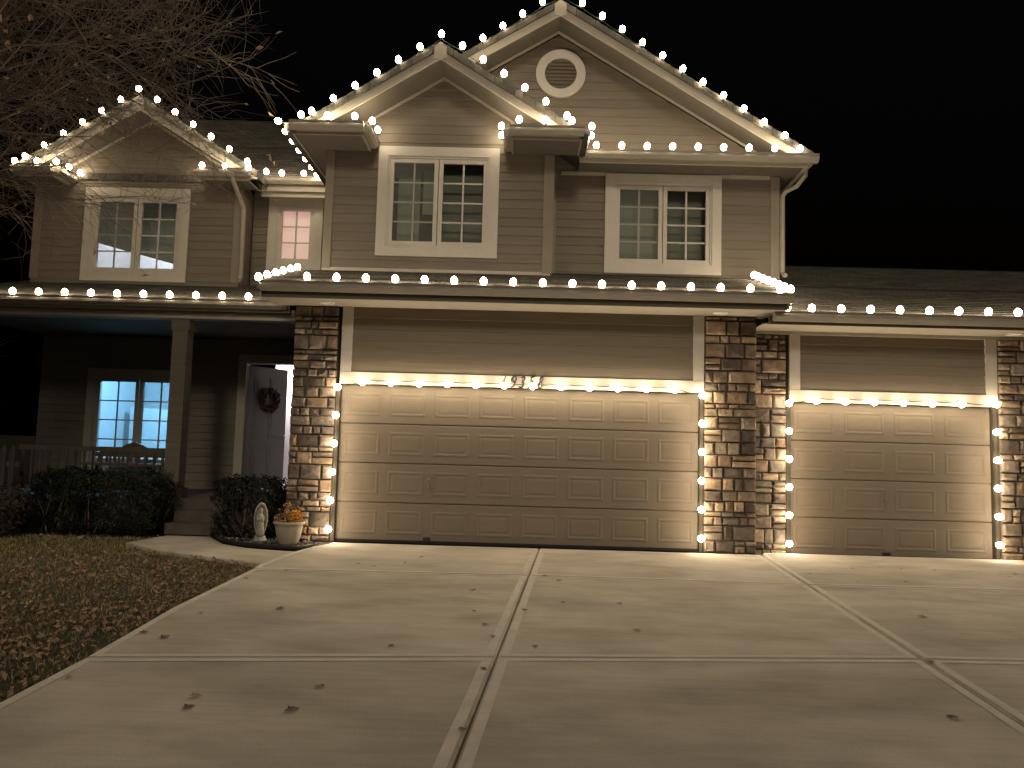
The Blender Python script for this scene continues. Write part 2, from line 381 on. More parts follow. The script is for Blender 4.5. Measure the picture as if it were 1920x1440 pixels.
# side and back masses of the body
box('side_wall', 'siding', house, -0.60, -0.45, YA+0.16, 5.2, 3.3, 5.9)
box('side_wall', 'siding', house, 2.70, 2.855, YA+0.155, YB-0.002, 3.95, 5.9)
box('side_wall', 'siding', house, 6.27, 6.415, YB+0.152, 9.0, 3.3, 5.9)
box('side_wall', 'siding', house, -5.998, -5.85, YC+0.152, 9.0, 3.2, 5.7)
box('side_wall', 'siding', house, -2.57, -2.425, YC+0.152, YD-0.002, 3.9, 5.7)
box('side_wall', 'siding', house, -5.995, -5.84, YP+0.152, 9.0, 0.0, 3.1)
box('side_wall', 'siding', house, -0.67, -0.55, 0.14, 3.0, 0.0, 3.2)
box('back_wall', 'siding', house, -6.0, 10.0, 9.0, 9.15, 0.0, 5.9)
box('side_wall', 'siding', house, 12.5, 12.65, 0.3, 9.0, 0.0, 3.0); wall(9.94, 12.64, -0.05, 2.99, 0.30, th=0.14)
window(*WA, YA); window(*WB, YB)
WCo = window(*WC, YC, rm='room', roomd=2.6)
window(*WD, YD, n=1, rows=3, room=False, screen=False)
WPo = window(*WP, YP, room=False, screen=False, m='trim', cw=0.13, rows=4)
# things behind the glass
box('blind', 'blind', house, WA[0]+0.26, WA[0]+0.60, YA+0.30, YA+0.31, 4.3, 5.55)
box('blind', 'blind', house, WA[0]+0.64, WA[0]+0.92, YA+0.34, YA+0.35, 4.9, 5.6)
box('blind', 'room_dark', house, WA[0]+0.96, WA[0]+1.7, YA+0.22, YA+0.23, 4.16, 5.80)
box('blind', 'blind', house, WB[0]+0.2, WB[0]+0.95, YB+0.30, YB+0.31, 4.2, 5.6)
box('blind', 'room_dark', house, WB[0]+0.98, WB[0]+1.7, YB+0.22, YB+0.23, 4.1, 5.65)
box('shade_panel', 'pink_shade', house, WD[0]+0.12, WD[1]-0.12, YD+0.10, YD+0.11, WD[2]+0.1, WD[3]-0.1)
MB().ext([(-5.2, YC+0.45, 4.76), (-3.2, YC+0.45, 4.26), (-3.2, YC+0.45, 5.9), (-5.2, YC+0.45, 5.9)], (0, 0.012, 0)).build('shade_panel', 'blind', house)  # added opaque panel, hem slanted to leave a low triangle of lamplight
def plight(name, loc, e, c, r=0.08):
    d = bpy.data.lights.new(name, 'POINT'); d.energy = e; d.color = c; d.shadow_soft_size = r; o = bpy.data.objects.new(name, d); col.objects.link(o); o.location = loc
    o.parent = house; o.matrix_parent_inverse = WM['house'].inverted(); return o
plight('room_lamp', (-4.4, YC+1.7, 5.5), 60, (0.74, 0.80, 1.0))
roombox(-5.8, -2.75, YP+0.155, 6.4, 0.46, 2.95, 'room')
MB().ext([(-5.6, 5.4, 0.47), (-3.95, 5.4, 0.47), (-3.95, 5.4, 1.72), (-4.25, 5.4, 1.86), (-5.6, 5.4, 1.95)], (0, 0.12, 0)).build('room_partition', 'room', house)
plight('room_lamp', (-4.2, 4.3, 2.75), 150, (0.22, 0.56, 1.0), 0.12)
roombox(-2.70, -0.85, YP+0.155, 5.6, 0.46, 2.93, 'room', 'hallway')
plight('hall_lamp', (-2.3, 5.2, 2.6), 60, (1.0, 0.90, 0.95))

# front door, swung inward
fd = MB(); frame4(fd, DO[0]-0.14, DO[1]+0.13, 0.30, DO[3]+0.15, 0.14, YP-0.05, YP+0.02)
fdo = fd.build('door_frame', 'trim', house)
th = R(56); dw = 0.84; hx, hy = DO[0]+0.005, YP+0.10
def dr(x, y, z): return (hx+x*math.cos(th)-y*math.sin(th), hy+x*math.sin(th)+y*math.cos(th), z)
def drbox(b, x0, x1, y0, y1, z0, z1):
    b.add([dr(*p) for p in [(x0,y0,z0),(x1,y0,z0),(x1,y1,z0),(x0,y1,z0),(x0,y0,z1),(x1,y0,z1),(x1,y1,z1),(x0,y1,z1)]], [(0,3,2,1),(4,5,6,7),(0,1,5,4),(1,2,6,5),(2,3,7,6),(3,0,4,7)])
b = MB(); drbox(b, 0, dw, 0, 0.045, 0.47, 2.64); door = b.build('front_door', 'front_door', house)
for x0, x1, z0, z1 in [(0.12, 0.38, 0.62, 1.20), (0.46, 0.72, 0.62, 1.20), (0.12, 0.38, 1.35, 2.45), (0.46, 0.72, 1.35, 2.45)]:
    b = MB(); drbox(b, x0, x1, -0.008, 0.0, z0, z1); drbox(b, x0+0.05, x1-0.05, -0.014, -0.008, z0+0.05, z1-0.05); b.build('door_panel', 'front_door', door)
b = MB(); b.tube([dr(0.77, -0.002, 1.40), dr(0.77, -0.05, 1.40)], 0.014, 8); b.lathe([(0.005, -0.03), (0.03, -0.015), (0.03, 0.015), (0.005, 0.03)], dr(0.77, -0.065, 1.40), 10); b.build('door_handle', 'silver', door, True)

# ---- roofs: stepped courses
def shingled(name, x0, x1, y0, z0, y1, z1, th=0.03, par=None, step=0.14, base=0.10):
    L = math.hypot(y1-y0, z1-z0); n = max(2, int(L/step)); ny, nz = -(z1-z0)/L, (y1-y0)/L; b = MB(); pr = [(y0+ny*-base*0, z0-base)]
    for i in range(n):
        a, c = i/n, (i+1)/n
        pr.append((y0+(y1-y0)*a+ny*0.012, z0+(z1-z0)*a+nz*0.012)); pr.append((y0+(y1-y0)*c, z0+(z1-z0)*c))
    pr.append((y1, z1-base))
    return b.ext([(x0, y, z) for y, z in pr], (x1-x0, 0, 0)).build(name, 'shingle', par or house)
def shingled_x(name, y0, y1, x0, z0, x1, z1, step=0.14, base=0.10):      # slope runs along x
    L = math.hypot(x1-x0, z1-z0); n = int(L/step); s = 1 if x1 > x0 else -1; nx, nz = -s*(z1-z0)/L, abs(x1-x0)/L; pr = [(x0, z0-base)]
    for i in range(n):
        a, c = i/n, (i+1)/n
        pr.append((x0+(x1-x0)*a+nx*0.012, z0+(z1-z0)*a+nz*0.012)); pr.append((x0+(x1-x0)*c, z0+(z1-z0)*c))
    pr.append((x1, z1-base))
    return MB().ext([(x, y0, z) for x, z in pr], (0, y1-y0, 0)).build(name, 'shingle', house)
KP = [(0, 0), (-0.02, 0), (-0.075, -0.005), (-0.12, 0.045), (-0.12, 0.075), (-0.108, 0.095), (-0.125, 0.12), (-0.118, 0.12), (-0.10, 0.10), (-0.10, 0.05), (-0.06, 0.012), (-0.005, 0.012), (-0.005, 0.12), (0, 0.12)]
def gutter_x(x0, x1, y, z, ends=True):                                 # y = fascia face, z = gutter bottom
    b = MB(); b.ext([(x0, y+p[0], z+p[1]) for p in KP], (x1-x0, 0, 0))
    o = b.build('gutter', 'gutter', house)
    if ends:
        for x in (x0-0.003, x1): MB().ext([(x, y+p[0]*1.01, z+p[1]) for p in KP[:7]+[KP[-1]]], (0.003, 0, 0)).build('gutter_cap', 'gutter', o)
    return o
def gutter_y(y0, y1, x, z, s):                                         # s=-1: opens to -x
    b = MB(); b.ext([(x-s*p[0], y0, z+p[1]) for p in KP], (0, y1-y0, 0)); o = b.build('gutter', 'gutter', house)
    for y in (y0-0.003, y1): MB().ext([(x-s*p[0]*1.01, y, z+p[1]) for p in KP[:7]+[KP[-1]]], (0, 0.003, 0)).build('gutter_cap', 'gutter', o)
# garage shed roof over the double door
shingled('garage_roof', -0.97, 5.90, -0.68, 3.385, YA-0.021, 3.90)
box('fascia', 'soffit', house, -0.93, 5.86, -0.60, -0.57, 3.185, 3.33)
box('soffit', 'trim', house, -0.93, 5.86, -0.568, 0.0, 3.187, 3.20)
gutter_x(-0.93, 5.90, -0.602, 3.26)
for x in (-0.965, 5.865):
    MB().ext([(x, -0.60, 3.19), (x, YA-0.025, 3.68), (x, YA-0.025, 3.86), (x, -0.60, 3.36)], (0.025, 0, 0)).build('rake_board', 'trim', house)
MB().ext([(-0.67, 0.16, 3.202), (-0.67, YA-0.03, 3.202), (-0.67, YA-0.03, 3.72), (-0.67, 0.16, 3.48)], (0.1, 0, 0)).build('side_wall', 'siding', house)
MB().ext([(5.70, 0.16, 3.1), (5.70, YA+0.5, 3.1), (5.70, YA+0.5, 3.72), (5.70, 0.16, 3.48)], (0.1, 0, 0)).build('side_wall', 'siding', house)
box('flashing', 'trim', house, -0.58, 2.84, YA-0.03, YA-0.021, 3.88, 3.95)
box('flashing', 'trim', house, 2.87, 6.3, YB-0.032, YB-0.021, 3.98, 4.03)
shingled('garage_roof', 2.86, 5.90, YA-0.02, 3.90, YB-0.021, 4.05)
# single garage roof
shingled('garage_roof', 5.925, 13.0, -0.44, 3.185, 4.2, 4.95)
MB().ext([(5.925, 4.21, 4.94), (5.925, 9.0, 3.1), (5.925, 9.0, 3.0), (5.925, 4.21, 4.83)], (7.07, 0, 0)).build('garage_roof', 'shingle', house)
box('fascia', 'soffit', house, 5.70, 12.9, -0.36, -0.33, 3.04, 3.15)
box('soffit', 'trim', house, 5.64, 12.9, -0.328, 0.25, 3.04, 3.055)
gutter_x(5.74, 12.95, -0.362, 3.075)
MB().ext([(12.55, 0.30, 3.04), (12.55, 8.6, 3.04), (12.55, 4.2, 4.85)], (0.1, 0, 0)).build('side_wall', 'siding', house)
# porch roof
shingled('porch_roof', -6.25, -1.0, 0.63, 3.36, YP-0.021, 4.06)
box('fascia', 'trim', house, -6.2, -0.98, 0.735, 0.76, 3.20, 3.34)
box('soffit', 'soffit', house, -6.2, -0.98, 0.762, 0.85, 3.20, 3.215)
gutter_x(-6.22, -0.99, 0.733, 3.24)
box('porch_beam', 'trim', house, -6.1, -0.675, 0.852, 1.06, 3.10, 3.27)
box('beam_cap', 'trim', house, -6.1, -0.675, 0.84, 0.851, 3.10, 3.135)
box('porch_ceiling', 'soffit', house, -6.1, -0.675, 1.062, 2.995, 3.10, 3.12)
# gable roofs
def gable(px, pz, sl, hw, y0, y1, wy, zc, name='gable_roof', rb=0.20):
    ez = pz-sl*hw
    shingled_x(name, y0-0.03, y1, px-hw, ez, px, pz); shingled_x(name, y0-0.03, y1, px+hw, ez, px, pz)
    def strip(s, y, t0, t1, d, nm, m, h=hw):                     # band between t0 and t1 below the roof line, cut level at zc
        lo = min(h, (pz-t1-zc)/sl); hi = min(h, (pz-t0-zc)/sl)
        pts = [(0, pz-t0), (hi, pz-t0-sl*hi)] + ([(hi, max(zc, pz-t1-sl*hi))] if hi-lo < 1e-6 or pz-t0-sl*hi > zc+1e-6 else []) + ([(lo, zc)] if lo < hi-1e-6 else []) + [(0, pz-t1)]
        MB().ext([(px+s*u, y, v) for u, v in pts], (0, d, 0)).build(nm, m, house)
    for s in (-1, 1):
        strip(s, y0, 0.035, 0.035+rb, 0.03, 'rake_board', 'trim')
        strip(s, y0-0.016, 0.03, 0.095, 0.015, 'rake_trim', 'trim')
        strip(s, y0+0.031, 0.20, 0.212, wy-0.022-y0-0.031, 'soffit', 'soffit')
        strip(s, wy-0.034, 0.216, 0.262, 0.012, 'frieze', 'trim', hw-0.42)
    MB().ext([(px-0.09, y0-0.034, pz-0.02-0.09*sl), (px, y0-0.034, pz+0.005), (px+0.09, y0-0.034, pz-0.02-0.09*sl), (px+0.09, y0-0.034, pz-0.24), (px, y0-0.034, pz-0.27), (px-0.09, y0-0.034, pz-0.24)], (0, 0.017, 0)).build('rake_block', 'trim', house)
gable(1.16, 7.16, 0.625, 2.16, 0.32, 5.4, YA, 5.79)
gable(2.91, 8.21, 0.605, 3.86, 0.93, 9.0, YB, 5.82)
gable(-4.07, 7.03, 0.61, 2.05, 2.0, 6.2, YC, 5.65)
# eave returns: soffit, fascia, gutter, small roof on top
def ret(x0, x1, yf, yw, zb, zt, inner=None, outer=None):
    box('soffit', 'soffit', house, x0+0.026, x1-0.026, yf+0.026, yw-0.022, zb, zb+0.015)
    box('fascia', 'gutter', house, x0, x1, yf, yf+0.025, zb-0.012, zt-0.02)
    box('fascia', 'gutter', house, x0, x0+0.025, yf+0.026, yw-0.022, zb-0.012, zt-0.02)
    box('fascia', 'gutter', house, x1-0.025, x1, yf+0.026, yw-0.022, zb-0.012, zt-0.02)
    MB().ext([(x0+0.03, yf+0.03, zt-0.03), (x1-0.03, yf+0.03, zt-0.03), (x1-0.03, yw-0.022, zt+0.18), (x0+0.03, yw-0.022, zt+0.18)], (0, 0, 0.02)).build('return_roof', 'shingle', house)
    gutter_x(x0-0.02, x1+0.02, yf-0.002, zt-0.12)
    if inner: gutter_y(yf+0.0, yw-0.03, inner[0], zt-0.12, inner[1])
    if outer: gutter_y(yf+0.0, outer[2], outer[0], zt-0.12, outer[1])
ret(-0.94, 0.08, 0.32, YA, 5.76, 5.91, (0.082, 1), (-0.942, -1, 2.45))
ret(2.22, 3.24, 0.32, YA, 5.76, 5.91, (2.218, -1), (3.242, 1, 1.0))
ret(-6.02, -5.42, 1.97, YC, 5.62, 5.78, (-5.418, 1), (-6.022, -1, 4.5))
ret(-2.95, -2.14, 1.97, YC, 5.62, 5.78, (-2.952, -1), None)
# pent eave under the big gable
box('soffit', 'soffit', house, 3.26, 6.66, 0.962, YB-0.022, 5.69, 5.705)
box('fascia', 'trim', house, 3.25, 6.70, 0.935, 0.96, 5.66, 5.80)
MB().ext([(3.26, 0.94, 5.80), (6.68, 0.94, 5.80), (6.68, YB-0.022, 6.0), (3.26, YB-0.022, 6.0)], (0, 0, 0.02)).build('return_roof', 'shingle', house)
gutter_x(3.30, 6.82, 0.933, 5.71)
gutter_y(0.94, 8.5, 6.70, 5.71, 1)
box('fascia', 'trim', house, 6.67, 6.695, 0.965, 8.5, 5.66, 5.80)
box('soffit', 'soffit', house, 6.42, 6.66, YB-0.02, 8.5, 5.69, 5.705)
box('frieze', 'trim', house, 3.0, 6.28, YB-0.034, YB-0.021, 5.635, 5.688)
# eave between the porch gable and the garage block
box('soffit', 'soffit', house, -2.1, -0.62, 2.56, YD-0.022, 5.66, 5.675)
box('fascia', 'trim', house, -2.12, -0.99, 2.53, 2.558, 5.63, 5.80)
box('frieze', 'trim', house, -2.14, -0.62, 2.60, 2.63, 5.55, 5.655)
gutter_x(-2.10, -0.99, 2.528, 5.735)
box('fascia', 'trim', house, -2.165, -2.14, 2.0, 2.528, 5.62, 5.74)
shingled('main_roof', -6.15, 6.2, 2.45, 5.83, 7.4, 8.95)
MB().ext([(-6.15, 7.41, 8.94), (-6.15, 9.4, 7.6), (-6.15, 9.4, 5.8), (-6.15, 9.2, 5.8), (-6.15, 7.41, 8.84)], (12.3, 0, 0)).build('main_roof', 'shingle', house)
MB().ext([(-5.99, 2.8, 5.7), (-5.99, 9.1, 5.7), (-5.99, 9.1, 7.5), (-5.99, 7.4, 8.8)], (0.1, 0, 0)).build('side_wall', 'siding', house)
box('soffit', 'soffit', house, -0.91, -0.605, YA-0.02, 2.5, 5.762, 5.777)
box('fascia', 'gutter', house, -0.938, -0.914, YA-0.02, 2.5, 5.748, 5.89)
# corner boards
for x0, x1, y, z0, z1 in [(2.72, 2.862, YA, 3.93, 5.75), (-0.585, -0.46, YA, 3.93, 5.75), (6.29, 6.43, YB, 4.03, 5.68), (-2.55, -2.415, YC, 3.99, 5.61), (-6.01, -5.88, YC, 3.99, 5.61), (2.868, 2.94, YB, 4.03, 5.68)]:
    box('corner_board', 'corner', house, x0, x1, y-0.034, y-0.0205, z0, z1)
box('corner_board', 'corner', house, 2.862, 2.876, YA-0.034, YA+0.14, 3.93, 5.75)
# round gable vent
def ring(b, c, y0, y1, ro, ri, k=36):
    o = len(b.v)
    for r_, yy in ((ri, y0), (ro, y0), (ro, y1), (ri, y1)):
        for j in range(k): q = 2*math.pi*j/k; b.v.append((c[0]+r_*math.cos(q), yy, c[1]+r_*math.sin(q)))
    for a in range(4):
        for j in range(k): b.f.append((o+a*k+j, o+a*k+(j+1) % k, o+((a+1) % 4)*k+(j+1) % k, o+((a+1) % 4)*k+j))
b = MB(); ring(b, (2.955, 7.28), YB-0.06, YB-0.018, 0.395, 0.255); vent = b.build('gable_vent', 'cream', house)
for i in range(8):
    z = 7.28-0.23+i*0.06; hwid = math.sqrt(max(0.262**2-(z+0.02-7.28)**2, 0.01))
    MB().add([(2.955-hwid, YB-0.052, z), (2.955+hwid, YB-0.052, z), (2.955+hwid, YB-0.022, z+0.055), (2.955-hwid, YB-0.022, z+0.055)], [(0, 1, 2, 3)]).build('louver', 'garage_siding', vent)
# downspouts
def spout(pts):
    b = MB(); b.tube(pts, 0.038, 8); return b.build('downspout', 'gutter', house)
spout([(-2.40, 1.92, 5.68), (-2.40, 1.94, 5.60), (-2.39, 2.30, 5.38), (-2.375, 2.42, 5.28), (-2.37, 2.43, 5.1), (-2.36, 2.43, 4.08), (-2.36, 2.36, 4.01)])
spout([(6.74, 1.15, 5.72), (6.74, 1.17, 5.62), (6.66, 1.32, 5.50), (6.52, 1.40, 5.44), (6.475, 1.42, 5.36), (6.475, 1.42, 4.15), (6.475, 1.30, 4.08)])

# ---- garage front
box('header_wall', 'garage_siding', house, 0.0, 4.93, 0.03, 0.14, 2.14, 3.185)
def panel_boards(x0, x1, z0, z1, y):
    n = int(round((z1-z0)/EXP)); h = (z1-z0)/n
    p = MB().box(x0, x1, y-0.002, y+0.02, z0, z1).build('siding_panel', 'garage_siding', house)
    for i in range(n):
        z = z0+i*h
        MB().add([(x0, y-0.026, z+0.002), (x1, y-0.026, z+0.002), (x1, y-0.007, z+h), (x0, y-0.007, z+h), (x0, y-0.003, z+0.002), (x1, y-0.003, z+0.002), (x1, y-0.003, z+h), (x0, y-0.003, z+h)],
                 [(0,1,2,3), (4,7,6,5), (0,4,5,1), (1,5,6,2), (2,6,7,3), (3,7,4,0)]).build('siding_board', 'garage_siding', p)
panel_boards(0.14, 4.78, 2.29, 3.185, 0.0)
box('garage_beam', 'cream', house, -0.005, 4.925, -0.04, 0.029, 2.13, 2.29)
box('jamb_board', 'cream', house, -0.005, 0.14, -0.035, 0.029, 2.291, 3.186)
box('jamb_board', 'cream', house, 4.78, 4.925, -0.035, 0.029, 2.291, 3.186)
box('jamb', 'jamb', house, -0.05, 0.0, 0.0, 0.14, 0.0, 2.129); box('jamb', 'jamb', house, 4.885, 4.93, 0.0, 0.14, 0.0, 2.129)
box('header_wall', 'garage_siding', house, 6.17, 9.02, 0.28, 0.40, 2.07, 3.04)
panel_boards(6.31, 8.86, 2.225, 2.995, 0.25)
box('frieze', 'trim', house, 5.66, 9.9, 0.205, 0.249, 2.996, 3.039)
box('garage_beam', 'cream', house, 6.165, 9.015, 0.21, 0.279, 2.06, 2.224)
box('jamb_board', 'cream', house, 6.165, 6.31, 0.215, 0.279, 2.225, 2.995)
box('jamb_board', 'cream', house, 8.86, 9.015, 0.215, 0.279, 2.225, 2.995)
box('jamb', 'jamb', house, 6.13, 6.19, 0.25, 0.40, -0.05, 2.059); box('jamb', 'jamb', house, 8.97, 9.02, 0.25, 0.40, -0.05, 2.059)
def garage_door(x0, x1, z0, z1, y, n, name_lab):
    d = MB().box(x0, x1, y+0.03, y+0.06, z0, z1).build('garage_door', 'door_tan', house); d['label'] = name_lab
    sh = (z1-z0)/4; pw = (x1-x0)/n; iw, ih = pw*0.80, sh*0.60
    pr = []
    for dx, dy in ((0, 0), (0.014, -0.005), (0.030, -0.005), (0.046, 0.0), (0.075, -0.004)): pr.append((iw/2-dx, ih/2-dx, dy))
    vs = []; fs = []
    for a, c, dy in pr: vs += [(-a, dy, -c), (a, dy, -c), (a, dy, c), (-a, dy, c)]
    for i in range(len(pr)-1):
        for j in range(4): fs.append((i*4+j, i*4+(j+1) % 4, i*4+4+(j+1) % 4, i*4+4+j))
    e = len(vs)-4; fs.append((e, e+1, e+2, e+3))
    me = bpy.data.meshes.new('door_panel'); me.from_pydata(vs, [], fs); me.materials.append(MT['door_tan']); me.update()
    for s in range(4):
        a, c = z0+s*sh, z0+(s+1)*sh; t = 0.006
        MB().ext([(x0, y+0.03, a+t), (x0, y+0.005, a+t), (x0, y, a+t+0.008), (x0, y, c-t-0.008), (x0, y+0.005, c-t), (x0, y+0.03, c-t)], (x1-x0, 0, 0)).build('door_section', 'door_tan', d)
        for i in range(n): link('door_panel', me, d, (x0+(i+0.5)*pw, y-0.0005, (a+c)/2))
    box('weather_strip', 'rubber', d, x0, x1, y-0.004, y+0.03, z0-0.004, z0+0.035)
    return d
D1 = garage_door(0.002, 4.884, 0.004, 2.128, 0.09, 8, 'wide tan double garage door with four rows of raised panels')
D2 = garage_door(6.192, 8.968, -0.046, 2.058, 0.34, 4, 'single tan garage door beside the stone pier')
def lock(d, x, y, z):
    b = MB(); b.tube([(x, y, z), (x, y-0.012, z)], 0.022, 12); b.build('lock', 'silver', d)
    b = MB(); b.tube([(x-0.012, y-0.015, z-0.09), (x-0.012, y-0.03, z-0.12), (x+0.012, y-0.03, z-0.12), (x+0.012, y-0.015, z-0.09)], 0.007, 6); b.box(x-0.018, x+0.018, y-0.012, y, z-0.15, z-0.07); b.build('handle', 'door_tan', d)
lock(D1, 1.24, 0.088, 0.87); lock(D2, 7.52, 0.338, 0.86)
box('lift_handle', 'black_metal', D1, 1.19, 1.29, 0.06, 0.088, 0.05, 0.085); box('lift_handle', 'black_metal', D2, 7.47, 7.57, 0.31, 0.338, 0.0, 0.035)
# stone piers
def pier(x0, x1, z0, z1, y, seed, cl=False, cr=False, back=0.16):
    rn = random.Random(seed)
    p = MB().box(x0+0.012, x1-0.012, y+0.008, y+back, z0, z1).build('stone_pier', 'mortar', house)
    z = z0; rowi = 0
    def stone(a, c, u, v):
        g = 0.007; a += g; c -= g; u += g; v -= g
        d = rn.uniform(0.016, 0.05); j = lambda s: rn.uniform(-s, s)
        q = min(0.016, (c-a)*0.2, (v-u)*0.2)
        B = [(a, y+0.012, u), (c, y+0.012, u), (c, y+0.012, v), (a, y+0.012, v)]
        Mi = [(a+abs(j(.008)), y-d*0.55, u+abs(j(.007))), (c-abs(j(.008)), y-d*0.55+j(.004), u+abs(j(.007))), (c-abs(j(.008)), y-d*0.55, v-abs(j(.007))), (a+abs(j(.008)), y-d*0.55+j(.004), v-abs(j(.007)))]
        T = [(a+q+abs(j(.014)), y-d+j(.010), u+q+abs(j(.01))), (c-q-abs(j(.014)), y-d+j(.010), u+q+abs(j(.01))), (c-q-abs(j(.014)), y-d+j(.010), v-q-abs(j(.01))), (a+q+abs(j(.014)), y-d+j(.010), v-q-abs(j(.01)))]
        C = [((a+c)/2+j((c-a)*.2), y-d-0.004+j(.012), (u+v)/2+j((v-u)*.15))]
        fs = []
        for k in range(4):
            k1 = (k+1) % 4; fs += [(k, k1, 4+k1, 4+k), (4+k, 4+k1, 8+k1, 8+k), (8+k, 8+k1, 12)]
        MB().add(B+Mi+T+C, fs).build('stone', 'stone', p)
    while z < z1-0.01:
        h = rn.choice([0.065, 0.085, 0.11, 0.14, 0.17, 0.20]); h = min(h, z1-z)
        if z1-z-h < 0.06: h = z1-z
        x = x0; 
        while x < x1-0.01:
            wd = rn.uniform(0.10, 0.24) if h < 0.12 else rn.uniform(0.11, 0.30)
            if x1-x-wd < 0.09: wd = x1-x
            if h > 0.16 and rn.random() < 0.35:
                s = rn.uniform(0.4, 0.6); stone(x, x+wd, z, z+h*s); stone(x, x+wd, z+h*s, z+h)
            else: stone(x, x+wd, z, z+h)
            x += wd
        z += h
pier(-0.665, -0.055, 0.0, 3.185, 0.0, 3); pier(4.935, 5.64, 0.0, 3.185, 0.0, 5, back=0.30)
pier(5.645, 6.125, -0.05, 2.995, 0.25, 8); pier(9.025, 9.93, -0.05, 2.995, 0.22, 11)
# house number strokes
DIG = {'1': [[(.55, 1), (.40, .5), (.25, 0)]],
 '9': [[(.75, .62), (.5, .45), (.22, .55), (.2, .8), (.42, 1), (.7, .95), (.8, .7), (.7, .35), (.5, .1), (.25, 0)]],
 '3': [[(.2, .88), (.45, 1), (.72, .9), (.68, .66), (.42, .55)], [(.42, .55), (.72, .45), (.75, .2), (.5, 0), (.22, .04), (.14, .14)]],
 '5': [[(.85, .98), (.42, .98), (.3, .58)], [(.3, .58), (.6, .62), (.76, .42), (.68, .14), (.4, 0), (.16, .08)]],
 '8': [[(.5, .54), (.26, .7), (.34, .95), (.6, 1), (.78, .86), (.66, .62), (.3, .42), (.16, .2), (.3, .02), (.6, .02), (.72, .22), (.62, .42), (.5, .54)]]}
for i, ch in enumerate('19358'):
    b = MB()
    for st in DIG[ch]:
        pts = [(2.165+i*0.123+x*0.10+z*0.030, -0.052, 2.135+z*0.15) for x, z in st]; n = len(pts)
        b.tube(pts, [0.006+0.006*math.sin(math.pi*k/max(1, n-1)) for k in range(n)], 6)
    b.build('house_number', 'black_metal', house)
# recessed downlights in the soffits, unlit
for x, y, z in [(-0.16, -0.28, 3.187), (5.08, -0.28, 3.187), (9.08, -0.05, 3.04)]:
    b = MB(); b.lathe([(0.045, 0.0), (0.085, -0.004), (0.095, -0.012), (0.10, -0.001)], (x, y, z-0.001), 20); b.build('soffit_light', 'white_plastic', house, True)
# porch
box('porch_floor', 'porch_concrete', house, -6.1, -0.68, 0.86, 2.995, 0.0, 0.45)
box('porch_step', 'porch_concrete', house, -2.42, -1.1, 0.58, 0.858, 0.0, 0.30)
box('porch_step', 'porch_concrete', house, -2.42, -1.1, 0.30, 0.578, 0.0, 0.15)
b = MB(); b.box(-2.74, -2.52, 0.87, 1.09, 0.45, 3.099); b.box(-2.775, -2.485, 0.861, 1.125, 0.451, 0.60); b.box(-2.765, -2.495, 0.864, 1.115, 2.93, 3.098); b.build('porch_post', 'siding', house)
rl = MB().box(-4.95, -2.745, 0.95, 1.01, 1.10, 1.17).build('porch_railing', 'fence', house)
box('bottom_rail', 'fence', rl, -4.95, -2.745, 0.96, 1.0, 0.53, 0.58)
for i in range(17):
    x = -4.90+i*0.13
    MB().lathe([(0.018, 0.58), (0.018, 0.66), (0.030, 0.74), (0.018, 0.84), (0.014, 0.92), (0.020, 1.0), (0.020, 1.10)], (x, 0.98, 0), 8).build('baluster', 'fence', rl, True)

# ------------------------------------------------------------------ light strings
def bulb_mesh():
    b = MB(); b.lathe([(0.013, 0.028), (0.028, 0.034), (0.038, 0.050), (0.044, 0.072), (0.040, 0.094), (0.026, 0.114), (0.008, 0.126)], k=10)
    me = bpy.data.meshes.new('bulb'); me.from_pydata(b.v, [], b.f); me.materials.append(MT['bulb']); me.update()
    for p in me.polygons: p.use_smooth = True
    c = MB(); c.lathe([(0.012, -0.002), (0.017, 0.0), (0.017, 0.026), (0.013, 0.031)], k=8)
    m2 = bpy.data.meshes.new('socket'); m2.from_pydata(c.v, [], c.f); m2.materials.append(MT['cord']); m2.update()
    return me, m2
BM, SM = bulb_mesh()
def string(pts, label, dirs=(0, 0, 1), extra=None):
    pts = [Vector(p) for p in pts]
    lo = Vector((sum(p.x for p in pts)/len(pts), sum(p.y for p in pts)/len(pts), min(p.z for p in pts)))
    e = tag(empty('light_string', lo), label, 'string lights', 'warm white bulb strings hung on the house')
    base = []
    for i, p in enumerate(pts):
        d = Vector(dirs[i] if isinstance(dirs, list) else dirs).normalized()
        d = (d + Vector((random.uniform(-.12, .12), random.uniform(-.12, .12), random.uniform(-.05, .05)))).normalized()
        q = d.to_track_quat('Z', 'Y'); b0 = p - d*0.072; base.append(b0)
        o = bpy.data.objects.new('bulb', BM); col.objects.link(o); o.parent = e; o.location = b0-lo; o.rotation_mode = 'QUATERNION'; o.rotation_quaternion = q
        s = bpy.data.objects.new('socket', SM); col.objects.link(s); s.parent = o
    cp = []
    for a, c in zip(base, base[1:]):
        cp += [a, a.lerp(c, 0.5)+Vector((0, 0, -0.012))]
    cp.append(base[-1])
    MB().tube(cp, 0.005, 5).build('cable', 'cord', e)
def run(a, c, n): a = Vector(a); c = Vector(c); return [a.lerp(c, i/(n-1)) for i in range(n)]
UP = (0, -0.15, 1)
string(run((-0.33, -0.70, 3.44), (5.73, -0.70, 3.43), 17), 'warm bulbs along the gutter above the wide garage door', UP)
string(run((-0.955, -0.70, 3.42), (-0.945, 0.92, 3.93), 6), 'six warm bulbs climbing the garage roof end over the front door', UP)
string(run((5.875, -0.66, 3.44), (5.875, 0.90, 3.98), 8), 'closely packed warm bulbs on the garage roof edge above the middle stone pier', UP)
dl = run((-0.045, -0.13, 0.18), (-0.005, -0.13, 2.07), 6); dt = run((0.33, -0.14, 2.145), (4.51, -0.14, 2.155), 12); dn = run((4.885, -0.13, 2.09), (4.88, -0.13, 0.20), 6)
